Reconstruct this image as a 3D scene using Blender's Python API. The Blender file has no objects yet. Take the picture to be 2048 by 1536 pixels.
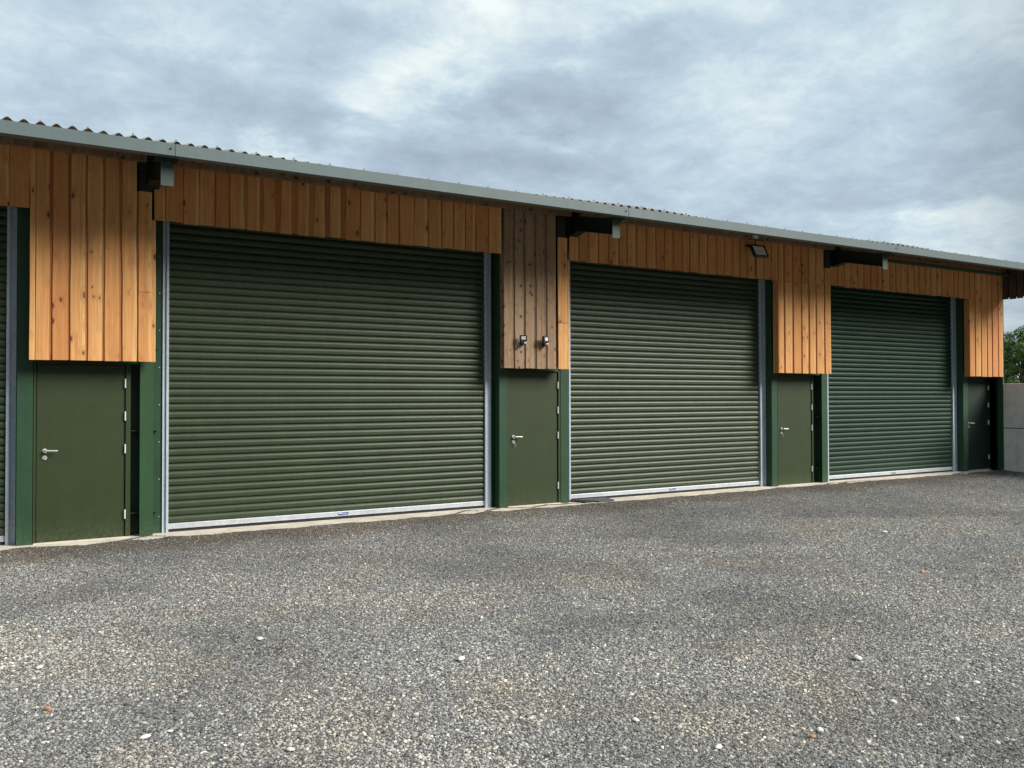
import bpy, bmesh, math, random
import numpy as np
from mathutils import Vector, Matrix
R_ = math.radians
random.seed(7)

# ------------------------------------------------------------------ scene, camera, light
scene = bpy.context.scene
COL = scene.collection
CAM = Vector((0.0, -11.167, 1.709))
YAW, PIT, ROLL = R_(30.59), R_(0.864), R_(-0.122)
F = Vector((math.sin(YAW)*math.cos(PIT), math.cos(YAW)*math.cos(PIT), math.sin(PIT)))
Rt = Vector((math.cos(YAW), -math.sin(YAW), 0)); Up = Rt.cross(F)
R2 = Rt*math.cos(ROLL)+Up*math.sin(ROLL); U2 = -Rt*math.sin(ROLL)+Up*math.cos(ROLL)
cd = bpy.data.cameras.new('camera'); cam = bpy.data.objects.new('camera', cd); COL.objects.link(cam)
m = Matrix((R2, U2, -F)).transposed().to_4x4(); m.translation = CAM; cam.matrix_world = m
cd.sensor_width = 36; cd.lens = 36*1705.8/2048; cd.clip_end = 3000; cd.clip_start = 0.05
scene.camera = cam
scene.render.resolution_x = 1024; scene.render.resolution_y = 768
scene.view_settings.view_transform = 'Standard'; scene.view_settings.look = 'None'
scene.view_settings.exposure = 1.5; scene.view_settings.gamma = 1

SUN_AZ, SUN_EL = R_(135), R_(35)           # azimuth clockwise from +Y
sun_dir = Vector((math.sin(SUN_AZ)*math.cos(SUN_EL), math.cos(SUN_AZ)*math.cos(SUN_EL), math.sin(SUN_EL)))
sl = bpy.data.lights.new('sun', 'SUN'); sl.energy = 2.1; sl.angle = R_(30); sl.color = (1, .95, .88)
so = bpy.data.objects.new('sun', sl); COL.objects.link(so)
so.rotation_euler = sun_dir.to_track_quat('Z', 'Y').to_euler()

class NT:
    """small helper around a node tree"""
    def __init__(s, t): s.t = t
    def n(s, typ, **k):
        nd = s.t.nodes.new(typ)
        for a, b in k.items():
            if a.startswith('i_'):
                key = a[2:]; key = int(key) if key.isdigit() else key.replace('_', ' ')
                s.put(nd.inputs[key], b)
            else: setattr(nd, a, b)
        return nd
    def put(s, sock, v):
        if isinstance(v, bpy.types.NodeSocket): s.t.links.new(v, sock)
        elif isinstance(v, bpy.types.Node): s.t.links.new(v.outputs[0], sock)
        else:
            if isinstance(v, tuple) and len(v) == 3 and sock.type == 'RGBA': v = v+(1,)
            sock.default_value = v
    def m(s, op, a, b=0.0, c=0.0, clamp=False):
        nd = s.t.nodes.new('ShaderNodeMath'); nd.operation = op; nd.use_clamp = clamp
        for i, v in enumerate((a, b, c)): s.put(nd.inputs[i], v)
        return nd.outputs[0]
    def mix(s, f, a, b, mode='MIX'):
        nd = s.t.nodes.new('ShaderNodeMix'); nd.data_type = 'RGBA'; nd.blend_type = mode
        s.put(nd.inputs[0], f); s.put(nd.inputs[6], a); s.put(nd.inputs[7], b)
        return nd.outputs[2]
    def ramp(s, f, stops, interp='LINEAR'):
        nd = s.t.nodes.new('ShaderNodeValToRGB'); cr = nd.color_ramp; cr.interpolation = interp
        while len(cr.elements) < len(stops): cr.elements.new(0.5)
        for e, (p, c) in zip(cr.elements, stops):
            e.position = p; e.color = (c, c, c, 1) if not isinstance(c, tuple) else c+(1,)
        s.put(nd.inputs[0], f); return nd.outputs[0]
    def noise(s, vec, scale, detail=4, rough=.55, dist=0.0):
        nd = s.t.nodes.new('ShaderNodeTexNoise')
        s.put(nd.inputs['Vector'], vec); nd.inputs['Scale'].default_value = scale
        nd.inputs['Detail'].default_value = detail; nd.inputs['Roughness'].default_value = rough
        nd.inputs['Distortion'].default_value = dist
        return nd.outputs[0]
    def vmap(s, vec, scale=(1, 1, 1), loc=(0, 0, 0), rot=(0, 0, 0)):
        nd = s.t.nodes.new('ShaderNodeMapping'); s.put(nd.inputs[0], vec)
        nd.inputs['Scale'].default_value = scale; nd.inputs['Location'].default_value = loc
        nd.inputs['Rotation'].default_value = rot
        return nd.outputs[0]
    def xyz(s, x, y, z):
        nd = s.t.nodes.new('ShaderNodeCombineXYZ')
        for i, v in enumerate((x, y, z)): s.put(nd.inputs[i], v)
        return nd.outputs[0]
    def sep(s, v):
        nd = s.t.nodes.new('ShaderNodeSeparateXYZ'); s.put(nd.inputs[0], v); return nd.outputs

# ---- world: overcast sky over a Nishita sky
world = bpy.data.worlds.new('World'); scene.world = world; world.use_nodes = True
wt = world.node_tree; wt.nodes.clear(); w = NT(wt)
sky = w.n('ShaderNodeTexSky', sky_type='NISHITA', sun_disc=False, sun_elevation=SUN_EL, sun_rotation=SUN_AZ)
sky.air_density = 1.2; sky.dust_density = 2.0
tc = w.n('ShaderNodeTexCoord'); d = w.sep(tc.outputs['Generated'])
az = w.m('MULTIPLY', w.m('ARCTAN2', d[0], d[1]), 180/math.pi); el = w.m('MULTIPLY', w.m('ARCSINE', d[2]), 180/math.pi)
zz = w.m('ADD', w.m('MAXIMUM', d[2], 0.0), 0.24)
pv = w.xyz(w.m('DIVIDE', d[0], zz), w.m('DIVIDE', d[1], zz), w.m('MULTIPLY', d[2], .6))
wn = w.n('ShaderNodeTexNoise', i_Vector=pv); wn.inputs['Scale'].default_value = 3.2; wn.inputs['Detail'].default_value = 7; wn.inputs['Roughness'].default_value = .6
wc = w.sep(wn.outputs['Color'])
azw = w.m('MULTIPLY_ADD', w.m('SUBTRACT', wc[0], .5), 17.0, az); elw = w.m('MULTIPLY_ADD', w.m('SUBTRACT', wc[1], .5), 9.0, el)
# masses of cloud: (azimuth, elevation, half width, half height, lightness), degrees
CLOUDS = [(25.1, 21.0, 3.4, 1.5, 1), (20.5, 18.9, 3.3, 0.8, 0.85), (17.9, 16.8, 2.3, 0.5, 0.5), (12.9, 15.4, 2.2, 0.5, 0.6), (28.5, 24.7, 3.7, 1.1, 0.7), (44.4, 19.0, 2.8, 1.6, 0.5), (0.7, 20.6, 4.0, 2.0, 0.35), (11.0, 21.9, 1.8, 1.1, 0.4), (6.1, 18.5, 2.3, 1.1, 0.25), (57.1, 10.1, 2.4, 0.9, 0.55), (59.4, 8.3, 1.8, 0.9, 0.4), (58.5, 21.5, 8.5, 2.6, 0.22), (40.9, 24.2, 6.4, 1.1, 0.4), (33.9, 17.6, 2.3, 0.5, 0.4), (34.2, 21.6, 3.0, 0.6, 0.4), (50.0, 20.2, 4.7, 0.6, 0.3), (8.4, 19.4, 1.8, 0.7, 0.3), (15.3, 23.2, 2.5, 0.8, 0.25), (34.9, 19.5, 4.7, 1.2, -0.8), (38.9, 22.0, 4.2, 1.3, -0.55), (14.1, 18.1, 2.8, 1.7, -0.55), (31.8, 15.7, 6.4, 1.3, -0.8), (29.5, 18.8, 2.4, 0.7, -0.4), (23.1, 15.5, 3.0, 1.1, -0.4), (6.1, 20.7, 2.6, 1.2, -0.3), (2.6, 17.2, 3.0, 1.1, -0.25), (46.3, 12.5, 7.8, 1.8, -0.3), (54.5, 13.5, 6.0, 2.2, -0.55), (19.8, 23.1, 3.6, 1.4, -0.35), (53.8, 16.9, 4.4, 1.1, -0.1), (10.4, 16.5, 3.6, 0.9, -0.2), (54.7, 22.6, 1.7, 0.8, -0.2)]
acc = 0.0
for ca, ce, ra, re, am in CLOUDS:
    qa = w.m('DIVIDE', w.m('SUBTRACT', azw, ca), ra*1.15); qe = w.m('DIVIDE', w.m('SUBTRACT', elw, ce), re*1.15)
    g_ = w.m('EXPONENT', w.m('MULTIPLY', w.m('ADD', w.m('MULTIPLY', qa, qa), w.m('MULTIPLY', qe, qe)), -.9))
    acc = w.m('MULTIPLY_ADD', g_, am, acc)
n1 = w.noise(w.vmap(pv, (1, 1, 1), (3.1, 1.7, .4)), 1.6, 7, .58, .5)
n2 = w.noise(w.vmap(pv, (1, 1, 1), (7, 3, 1)), 8.0, 10, .66, .3)
nn = w.m('ADD', w.m('MULTIPLY_ADD', acc, .29, .53), w.m('ADD', w.m('MULTIPLY', w.m('SUBTRACT', n1, .5), .5), w.m('MULTIPLY', w.m('SUBTRACT', n2, .5), .6)))
cl = w.ramp(nn, [(.16, (1.12, 1.36, 1.72)), (.38, (1.45, 1.73, 2.09)), (.52, (1.74, 2.07, 2.42)), (.66, (2.25, 2.54, 2.74)), (.84, (3.0, 3.12, 3.1))])
hz = w.ramp(d[2], [(0.0, 1.0), (.2, 0.0)])
cl = w.mix(w.m('MULTIPLY', hz, .35), cl, (1.85, 2.3, 2.85))
cl = w.mix(1.0, cl, (1.09, 1.125, 1.10), 'MULTIPLY')
skc = w.mix(.95, sky, cl)
# unseen low sky behind camera darkened to deepen shade under eaves; brighter overhead
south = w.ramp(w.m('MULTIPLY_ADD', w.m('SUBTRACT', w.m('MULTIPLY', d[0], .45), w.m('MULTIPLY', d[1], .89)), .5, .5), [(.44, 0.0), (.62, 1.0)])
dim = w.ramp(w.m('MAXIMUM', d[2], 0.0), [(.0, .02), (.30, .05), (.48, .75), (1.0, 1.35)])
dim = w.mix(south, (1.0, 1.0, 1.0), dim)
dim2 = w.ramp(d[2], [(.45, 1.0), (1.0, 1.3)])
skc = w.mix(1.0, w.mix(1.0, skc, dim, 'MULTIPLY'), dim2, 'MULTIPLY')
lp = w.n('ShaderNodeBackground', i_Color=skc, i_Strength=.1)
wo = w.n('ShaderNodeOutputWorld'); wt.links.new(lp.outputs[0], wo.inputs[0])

# ------------------------------------------------------------------ materials
def mat(name):
    mt = bpy.data.materials.new(name); mt.use_nodes = True; t = mt.node_tree; t.nodes.clear()
    k = NT(t); b = k.n('ShaderNodeBsdfPrincipled'); o = k.n('ShaderNodeOutputMaterial')
    t.links.new(b.outputs[0], o.inputs[0]); return mt, k, b
def gpos(k): return k.n('ShaderNodeNewGeometry').outputs['Position']
def bump(k, b, h, dist=.01, strength=1.0):
    nd = k.n('ShaderNodeBump', i_Height=h, i_Distance=dist, i_Strength=strength); k.put(b.inputs['Normal'], nd)

def m_paint(name, col, rough=.4, var=.12, metal=0.0, scale=3.0, spec=.42, dirt=None):
    mt, k, b = mat(name); p = gpos(k)
    n = k.noise(p, scale, 5, .6); s = k.noise(k.vmap(p, (14, 14, 1.2)), 1.0, 4, .6)
    f = k.m('ADD', k.m('MULTIPLY', n, .6), k.m('MULTIPLY', s, .4))
    lo = tuple(c*(1-var) for c in col); hi = tuple(c*(1+var) for c in col)
    c = k.ramp(f, [(.35, lo), (.65, hi)])
    if dirt:
        z = k.sep(p)[2]
        sp = k.m('MULTIPLY', k.ramp(z, [(0.0, 1.0), (.28, 0.0)]), k.ramp(k.noise(p, 26, 4, .65), [(.42, 0.0), (.62, 1.0)]))
        c = k.mix(k.m('MULTIPLY', sp, .2), c, dirt)
    k.put(b.inputs['Base Color'], c)
    k.put(b.inputs['Roughness'], k.m('ADD', rough-.06, k.m('MULTIPLY', k.noise(p, 9, 4), .12)))
    b.inputs['Metallic'].default_value = metal; b.inputs['Specular IOR Level'].default_value = spec
    bump(k, b, k.noise(p, 60, 3), .0006)
    return mt

def m_wood(name, weathered=False, dark=1.0):
    mt, k, b = mat(name); p = k.sep(gpos(k))
    a = k.n('ShaderNodeAttribute', attribute_name='brd'); q = k.n('ShaderNodeSeparateColor'); k.put(q.inputs[0], a.outputs['Color'])
    rnd, acr, dk = q.outputs
    # the board's own coordinates: across, offset by the board's random number, and height
    bx = k.m('ADD', k.m('ADD', p[0], p[1]), k.m('MULTIPLY', rnd, 37.0))
    bz = k.m('ADD', p[2], k.m('MULTIPLY', rnd, 91.0))
    # knots: sparse Voronoi cells
    kv = k.n('ShaderNodeTexVoronoi', voronoi_dimensions='3D', i_Vector=k.xyz(k.m('MULTIPLY', bx, 9.0), k.m('MULTIPLY', rnd, 50.0), k.m('MULTIPLY', bz, 9.0 if weathered else 5.0)), i_Scale=1.0)
    kc = k.n('ShaderNodeSeparateColor'); k.put(kc.inputs[0], kv.outputs['Color'])
    keep = k.m('GREATER_THAN', kc.outputs[0], .15 if weathered else .5)
    size = k.m('MULTIPLY_ADD', kc.outputs[1], .17, .07 if not weathered else .10)
    core = k.m('MULTIPLY', keep, k.m('SUBTRACT', 1.0, k.m('DIVIDE', kv.outputs['Distance'], size), clamp=True))
    halo = k.m('MULTIPLY', keep, k.m('SUBTRACT', 1.0, k.m('DIVIDE', kv.outputs['Distance'], k.m('MULTIPLY', size, 3.2)), clamp=True))
    # grain, bending round the knots
    gx = k.m('ADD', bx, k.m('MULTIPLY', halo, .05))
    wob = k.noise(k.xyz(k.m('MULTIPLY', bx, 4), 0.0, k.m('MULTIPLY', bz, .7)), 1.0, 2)
    gx = k.m('ADD', gx, k.m('MULTIPLY', wob, .05))
    gv = k.xyz(k.m('MULTIPLY', gx, 110), k.m('MULTIPLY', rnd, 11), k.m('MULTIPLY', bz, 1.6))
    g1 = k.noise(gv, 1.0, 5, .6)
    g2 = k.noise(k.xyz(k.m('MULTIPLY', gx, 26), rnd, k.m('MULTIPLY', bz, .5)), 1.0, 3, .5)
    g3 = k.noise(k.xyz(k.m('MULTIPLY', bx, 9), rnd, k.m('MULTIPLY', bz, 2.2)), 1.0, 4, .6)
    if weathered:
        base = k.ramp(g2, [(.3, (.25, .155, .085)), (.5, (.34, .22, .125)), (.7, (.42, .29, .175))])
        base = k.mix(k.ramp(rnd, [(0, 0.0), (1, .5)]), base, (.40, .31, .215))
        base = k.mix(k.ramp(g3, [(.5, 0.0), (.7, .6)]), base, (.25, .135, .065))
        knot = (.055, .028, .016)
    else:
        base = k.ramp(g2, [(.3, (.52, .215, .07)), (.5, (.64, .285, .098)), (.72, (.72, .36, .135))])
        tint = k.ramp(rnd, [(0, (.56, .235, .085)), (.3, (.67, .32, .11)), (.6, (.77, .43, .165)), (.8, (.70, .35, .12)), (1, (.60, .26, .09))])
        base = k.mix(.65, base, tint)
        # paler sapwood toward one edge of some boards
        edge = k.m('MULTIPLY', k.ramp(k.m('ADD', acr, k.m('MULTIPLY', k.m('SUBTRACT', wob, .5), .5)), [(.72, 0.0), (.9, 1.0)]), k.m('GREATER_THAN', rnd, .42))
        base = k.mix(k.m('MULTIPLY', edge, .7), base, (.78, .52, .22))
        base = k.mix(k.ramp(g3, [(.52, 0.0), (.75, .5)]), base, (.44, .19, .075))
        knot = (.17, .06, .022)
    base = k.mix(k.ramp(g1, [(.38, 0.0), (.72, .55)]), base, (.30, .115, .04) if not weathered else (.12, .08, .055))
    base = k.mix(k.m('MULTIPLY', halo, .45), base, (.36, .15, .055) if not weathered else (.17, .10, .06))
    base = k.mix(k.m('MULTIPLY', core, 2.2, clamp=True), base, knot)
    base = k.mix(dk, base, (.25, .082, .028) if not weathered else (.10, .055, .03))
    if dark != 1.0: base = k.mix(1.0, base, (dark, dark, dark), 'MULTIPLY')
    k.put(b.inputs['Base Color'], base); b.inputs['Roughness'].default_value = .72
    b.inputs['Specular IOR Level'].default_value = .25
    bump(k, b, k.m('ADD', g1, k.m('MULTIPLY', core, -1.5)), .0012)
    return mt

def m_gravel(name):
    mt, k, b = mat(name); p = gpos(k)
    v = k.n('ShaderNodeTexVoronoi', i_Vector=p, i_Scale=75.0); c1 = k.n('ShaderNodeSeparateColor'); k.put(c1.inputs[0], v.outputs['Color'])
    v2 = k.n('ShaderNodeTexVoronoi', i_Vector=p, i_Scale=150.0); c2 = k.n('ShaderNodeSeparateColor'); k.put(c2.inputs[0], v2.outputs['Color'])
    st = k.ramp(c1.outputs[0], [(0, (.06, .062, .06)), (.3, (.13, .132, .127)), (.6, (.22, .222, .21)), (.86, (.34, .335, .30)), (.97, (.58, .56, .48))])
    st = k.mix(.5, st, k.ramp(c2.outputs[1], [(0, (.04, .04, .043)), (.5, (.13, .13, .13)), (1, (.3, .29, .27))]))
    patch = k.noise(p, .8, 5, .6, .4)
    st = k.mix(k.ramp(patch, [(.45, 0.0), (.66, .5)]), st, (.21, .165, .12))
    # earth and fines washed against the slab; further out, beyond the yard, grass
    y = k.sep(p)[1]; x = k.sep(p)[0]
    band = k.m('MULTIPLY', k.ramp(k.m('MULTIPLY_ADD', k.m('ADD', y, k.m('MULTIPLY', patch, .9)), .5, .75), [(.48, 0.0), (.72, 1.0)]), .7)
    st = k.mix(band, st, (.125, .098, .072))
    far = k.ramp(k.m('MULTIPLY', k.m('ADD', x, k.m('MULTIPLY', patch, 6)), .02), [(.6, 0.0), (.7, 1.0)])
    grass = k.ramp(k.noise(p, 3, 6, .7), [(.3, (.03, .05, .015)), (.7, (.09, .12, .035))])
    st = k.mix(far, st, grass)
    k.put(b.inputs['Base Color'], st); b.inputs['Roughness'].default_value = .95
    b.inputs['Specular IOR Level'].default_value = .2
    bump(k, b, k.m('ADD', k.m('MULTIPLY', v.outputs['Distance'], -1.0), k.m('MULTIPLY', v2.outputs['Distance'], -.5)), .02)
    return mt

TRACKS = ((4.6, .75), (7.1, .9))
def m_stone(name):
    mt, k, b = mat(name); p = gpos(k)
    r = k.n('ShaderNodeObjectInfo').outputs['Random']
    c = k.ramp(r, [(0, (.085, .084, .085)), (.13, (.155, .153, .152)), (.32, (.238, .235, .228)), (.58, (.332, .327, .312)), (.82, (.43, .422, .395)),
                   (.90, (.42, .37, .29)), (.94, (.56, .54, .47)), (.975, (.72, .70, .61)), (.992, (.42, .31, .22))], 'CONSTANT')
    patch = k.noise(p, .8, 5, .6, .4)
    c = k.mix(k.ramp(patch, [(.48, 0.0), (.66, .42)]), c, k.mix(1.0, c, (1.10, 1.05, .93), 'MULTIPLY'))
    p2 = k.noise(k.vmap(p, (1, 1, 1), (4, 8, 0), (0, 0, R_(12))), .45, 4, .55, .3)
    c = k.mix(k.ramp(p2, [(.38, .9), (.56, 0.0)]), c, k.mix(1.0, c, (.60, .61, .62), 'MULTIPLY'))
    # worn, sandier wheel tracks running along the yard
    q = k.sep(p); wv = k.noise(p, .35, 3, .5)
    tr = 0.0
    for off, wd in TRACKS:
        t_ = k.m('DIVIDE', k.m('ADD', k.m('MULTIPLY_ADD', q[0], -.06, k.m('ADD', q[1], off)), k.m('MULTIPLY', k.m('SUBTRACT', wv, .5), 4.5)), wd)
        tr = k.m('ADD', tr, k.m('EXPONENT', k.m('MULTIPLY', k.m('MULTIPLY', t_, t_), -1.0)))
    tr = k.m('MULTIPLY', k.m('MINIMUM', tr, 1.0), k.ramp(k.noise(p, 1.3, 5, .6), [(.3, .25), (.6, 1.0)]))
    c = k.mix(k.m('MULTIPLY', tr, .85), c, k.mix(1.0, c, (1.34, 1.28, 1.16), 'MULTIPLY'))
    pk = k.ramp(k.noise(k.vmap(p, (1, 1, 1), (31, 2, 0)), .9, 4, .6), [(.58, 0.0), (.70, .6)])
    c = k.mix(pk, c, k.mix(1.0, c, (1.12, .98, .90), 'MULTIPLY'))
    y = k.sep(p)[1]
    band = k.ramp(k.m('MULTIPLY_ADD', k.m('ADD', y, k.m('MULTIPLY', patch, .9)), .5, .75), [(.48, 0.0), (.72, .75)])
    c = k.mix(band, c, k.mix(1.0, c, (.66, .61, .54), 'MULTIPLY'))
    c = k.mix(k.ramp(k.noise(p, 300, 3), [(.4, 0.0), (.7, .35)]), c, k.mix(1.0, c, (.5, .5, .5), 'MULTIPLY'))
    k.put(b.inputs['Base Color'], c); b.inputs['Roughness'].default_value = .85
    b.inputs['Specular IOR Level'].default_value = .3
    return mt

def m_concrete(name, col, scale=1.0, dirt=True):
    mt, k, b = mat(name); p = gpos(k)
    n = k.noise(p, 2.2*scale, 7, .62); f = k.noise(p, 38, 5, .6)
    c = k.ramp(n, [(.3, tuple(x*.74 for x in col)), (.7, tuple(x*1.1 for x in col))])
    c = k.mix(k.ramp(f, [(.5, 0.0), (.8, .25)]), c, tuple(x*.55 for x in col))
    if dirt:
        st = k.noise(k.vmap(p, (5, 5, .5)), 1.0, 5, .65)
        c = k.mix(k.ramp(st, [(.52, 0.0), (.72, .4)]), c, (.20, .16, .12))
    k.put(b.inputs['Base Color'], c); b.inputs['Roughness'].default_value = .9
    bump(k, b, k.m('ADD', f, k.m('MULTIPLY', n, 2)), .003)
    return mt

def m_plain(name, col, rough=.5, metal=0.0, emit=None):
    mt, k, b = mat(name); p = gpos(k)
    c = k.ramp(k.noise(p, 40, 3), [(.3, tuple(x*.9 for x in col)), (.7, tuple(min(1, x*1.08) for x in col))])
    k.put(b.inputs['Base Color'], c); b.inputs['Roughness'].default_value = rough; b.inputs['Metallic'].default_value = metal
    return mt

def m_roof(name):
    mt, k, b = mat(name); p = gpos(k)
    n = k.noise(p, 3, 6, .65); n2 = k.noise(p, 25, 5, .6)
    c = k.ramp(n, [(.3, (.27, .265, .255)), (.7, (.42, .41, .39))])
    c = k.mix(k.ramp(n2, [(.5, 0.0), (.7, .5)]), c, (.12, .09, .075))
    k.put(b.inputs['Base Color'], c); b.inputs['Roughness'].default_value = .9
    bump(k, b, n2, .002)
    return mt

def m_galv(name, col, rough=.38, metal=.55):
    mt, k, b = mat(name); p = gpos(k)
    v = k.n('ShaderNodeTexVoronoi', i_Vector=p, i_Scale=55.0); c1 = k.n('ShaderNodeSeparateColor'); k.put(c1.inputs[0], v.outputs['Color'])
    f = k.m('ADD', k.m('MULTIPLY', c1.outputs[0], .35), k.m('MULTIPLY', k.noise(k.vmap(p, (3, 3, 1)), 2.0, 5, .6), .65))
    k.put(b.inputs['Base Color'], k.ramp(f, [(.25, tuple(x*.82 for x in col)), (.7, tuple(min(1, x*1.1) for x in col))]))
    k.put(b.inputs['Roughness'], k.m('MULTIPLY_ADD', k.noise(p, 12, 4), .2, rough-.1)); b.inputs['Metallic'].default_value = metal
    return mt

def m_leaf(name, a, c2):
    mt, k, b = mat(name)
    at = k.n('ShaderNodeAttribute', attribute_name='leaf')
    c = k.ramp(at.outputs['Fac'], [(0, a), (1, c2)])
    k.put(b.inputs['Base Color'], c); b.inputs['Roughness'].default_value = .6
    b.inputs['Specular IOR Level'].default_value = .3
    return mt

DUST = (.16, .15, .11)
M = dict(
    wood=m_wood('larch_boards'), old=m_wood('weathered_boards', True), dim=m_wood('shade_darkened_boards', True, .3), beam=m_wood('timber_beam', True, .8),  # dim: dark end boarding with the overhang's shade multiplied into its colour
    olive=m_paint('olive_green_steel', (.027, .043, .015), .5, .08, dirt=DUST),
    olive_slat=m_paint('olive_slats', (.038, .056, .029), .40, .13, .0, spec=.3, dirt=DUST),
    fir_slat=m_paint('fir_green_slats', (.010, .036, .020), .45, .13, .0, spec=.2, dirt=DUST),
    dkdoor=m_paint('dark_green_door', (.008, .020, .012), .55, .08, dirt=DUST),
    green=m_paint('dark_green_steel_paint', (.018, .058, .027), .5, .14, dirt=DUST),
    green2=m_paint('mid_green_steel_paint', (.024, .068, .027), .5, .14, dirt=DUST),
    gutter=m_paint('grey_green_coated_steel', (.10, .138, .140), .55, .07, .0),
    plate=m_paint('grey_green_primer', (.036, .062, .048), .6, .1),
    galv=m_galv('galvanised_steel', (.46, .53, .60), .5, .15), alu=m_galv('mill_finish_aluminium', (.47, .50, .53), .5, .15),
    steel=m_plain('brushed_stainless', (.62, .62, .60), .42, .5), cap=m_plain('grey_cap', (.2, .19, .18), .8), zinc=m_plain('zinc_plated', (.72, .73, .70), .5),
    rubber=m_plain('black_rubber', (.012, .012, .014), .7), black=m_plain('black_plastic', (.018, .018, .02), .4),
    white=m_plain('white_plastic', (.75, .76, .74), .4), lens=m_plain('frosted_lamp_glass', (.62, .66, .64), .2),
    refl=m_plain('lamp_reflector', (.85, .88, .86), .35, .3),
    blue=m_plain('blue_print', (.02, .06, .32), .5), roof=m_roof('fibre_cement'),
    slab=m_concrete('concrete_slab_mat', (.62, .57, .47)), wall=m_concrete('precast_concrete', (.80, .77, .70)),
    gravel=m_gravel('gravel_yard_mat'), stone=m_stone('gravel_stones'),
    pale=m_concrete('pale_flint', (.74, .72, .63), 6, False), rust=m_concrete('rust_flint', (.45, .24, .14), 6, False),
    slate=m_concrete('dark_slab_mat', (.085, .095, .10), 2, False), bark=m_concrete('bark', (.10, .075, .05), 4),
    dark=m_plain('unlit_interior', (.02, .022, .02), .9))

# ------------------------------------------------------------------ mesh helpers
class MB:
    def __init__(s): s.v = []; s.f = []; s.c = []; s.mi = []; s.cur = (0, 0, 0); s.m = 0
    def quad(s, a, b, c, d2, cols=None):
        i = len(s.v); s.v += [a, b, c, d2]; s.f.append((i, i+1, i+2, i+3)); s.c += list(cols or [s.cur]*4); s.mi.append(s.m)
    def poly(s, pts):
        i = len(s.v); s.v += pts; s.f.append(tuple(range(i, i+len(pts)))); s.c += [s.cur]*len(pts); s.mi.append(s.m)
    def box(s, x0, x1, y0, y1, z0, z1, bev=0.0):
        i = len(s.v)
        s.v += [(x, y, z) for x in (x0, x1) for y in (y0, y1) for z in (z0, z1)]
        for q in ((0, 1, 3, 2), (4, 6, 7, 5), (0, 4, 5, 1), (2, 3, 7, 6), (0, 2, 6, 4), (1, 5, 7, 3)):
            s.f.append(tuple(i+j for j in q)); s.mi.append(s.m)
        s.c += [s.cur]*8
    def prism(s, poly, x0, x1, ax='x'):
        """extrude a polygon given in the (y,z) plane along x, or (x,z) along y"""
        f = (lambda t, a, b: (t, a, b)) if ax == 'x' else ((lambda t, a, b: (a, t, b)) if ax == 'y' else (lambda t, a, b: (a, b, t)))
        n = len(poly); i = len(s.v)
        s.v += [f(x0, a, b) for a, b in poly]+[f(x1, a, b) for a, b in poly]; s.c += [s.cur]*(2*n)
        s.f.append(tuple(range(i, i+n))); s.f.append(tuple(range(i+2*n-1, i+n-1, -1))); s.mi += [s.m]*2
        for j in range(n): s.f.append((i+j, i+(j+1) % n, i+n+(j+1) % n, i+n+j)); s.mi.append(s.m)
    def tube(s, pts, r, n=10):
        pts = [Vector(p) for p in pts]; i0 = len(s.v)
        rr = r if isinstance(r, (list, tuple)) else [r]*len(pts)
        for q, p in enumerate(pts):
            t = (pts[min(q+1, len(pts)-1)]-pts[max(q-1, 0)]).normalized()
            a = t.orthogonal().normalized() if abs(t.z) > .9 else t.cross(Vector((0, 0, 1))).normalized()
            b = t.cross(a)
            for j in range(n):
                an = 2*math.pi*j/n; v = p+(a*math.cos(an)+b*math.sin(an))*rr[q]; s.v.append(tuple(v)); s.c.append(s.cur)
        for q in range(len(pts)-1):
            for j in range(n):
                s.f.append((i0+q*n+j, i0+q*n+(j+1) % n, i0+(q+1)*n+(j+1) % n, i0+(q+1)*n+j)); s.mi.append(s.m)
        s.f.append(tuple(i0+j for j in range(n))[::-1]); s.f.append(tuple(i0+(len(pts)-1)*n+j for j in range(n))); s.mi += [s.m]*2
    def build(s, name, mats, parent=None, bev=0.0, smooth=False, origin=None):
        me = bpy.data.meshes.new(name)
        o0 = Vector(origin) if origin else Vector((0, 0, 0))
        me.from_pydata([tuple(Vector(v)-o0) for v in s.v], [], s.f)
        if not isinstance(mats, (list, tuple)): mats = [mats]
        for q in mats: me.materials.append(q)
        ca = me.color_attributes.new('brd', 'FLOAT_COLOR', 'POINT')
        ca.data.foreach_set('color', [x for c in s.c for x in (c[0], c[1], c[2], 1.0)])
        me.polygons.foreach_set('material_index', s.mi)
        bm = bmesh.new(); bm.from_mesh(me); bmesh.ops.recalc_face_normals(bm, faces=bm.faces[:]); bm.to_mesh(me); bm.free()
        if smooth:
            me.polygons.foreach_set('use_smooth', [True]*len(me.polygons)); me.set_sharp_from_angle(angle=R_(38))
        o = bpy.data.objects.new(name, me); COL.objects.link(o); o.location = o0
        if bev:
            md = o.modifiers.new('bevel', 'BEVEL'); md.width = bev; md.segments = 2; md.limit_method = 'ANGLE'; md.angle_limit = R_(50)
        if parent:
            o.parent = parent; o.matrix_parent_inverse = world_of(parent).inverted()
        return o
def world_of(o):
    m = o.matrix_parent_inverse @ Matrix.Translation(o.location) @ o.rotation_euler.to_matrix().to_4x4() if o.parent else Matrix.Translation(o.location) @ o.rotation_euler.to_matrix().to_4x4()
    return world_of(o.parent) @ m if o.parent else m
def attach(o, parent):
    o.parent = parent; o.matrix_parent_inverse = world_of(parent).inverted(); return o
def empty(name, loc, label, cat, group=None):
    o = bpy.data.objects.new(name, None); COL.objects.link(o); o.location = loc; o.empty_display_size = .2
    o['label'] = label; o['category'] = cat
    if group: o['group'] = group
    return o
def tag(o, label=None, cat=None, group=None, kind=None):
    for a, b in (('label', label), ('category', cat), ('group', group), ('kind', kind)):
        if b: o[a] = b
    return o

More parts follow.
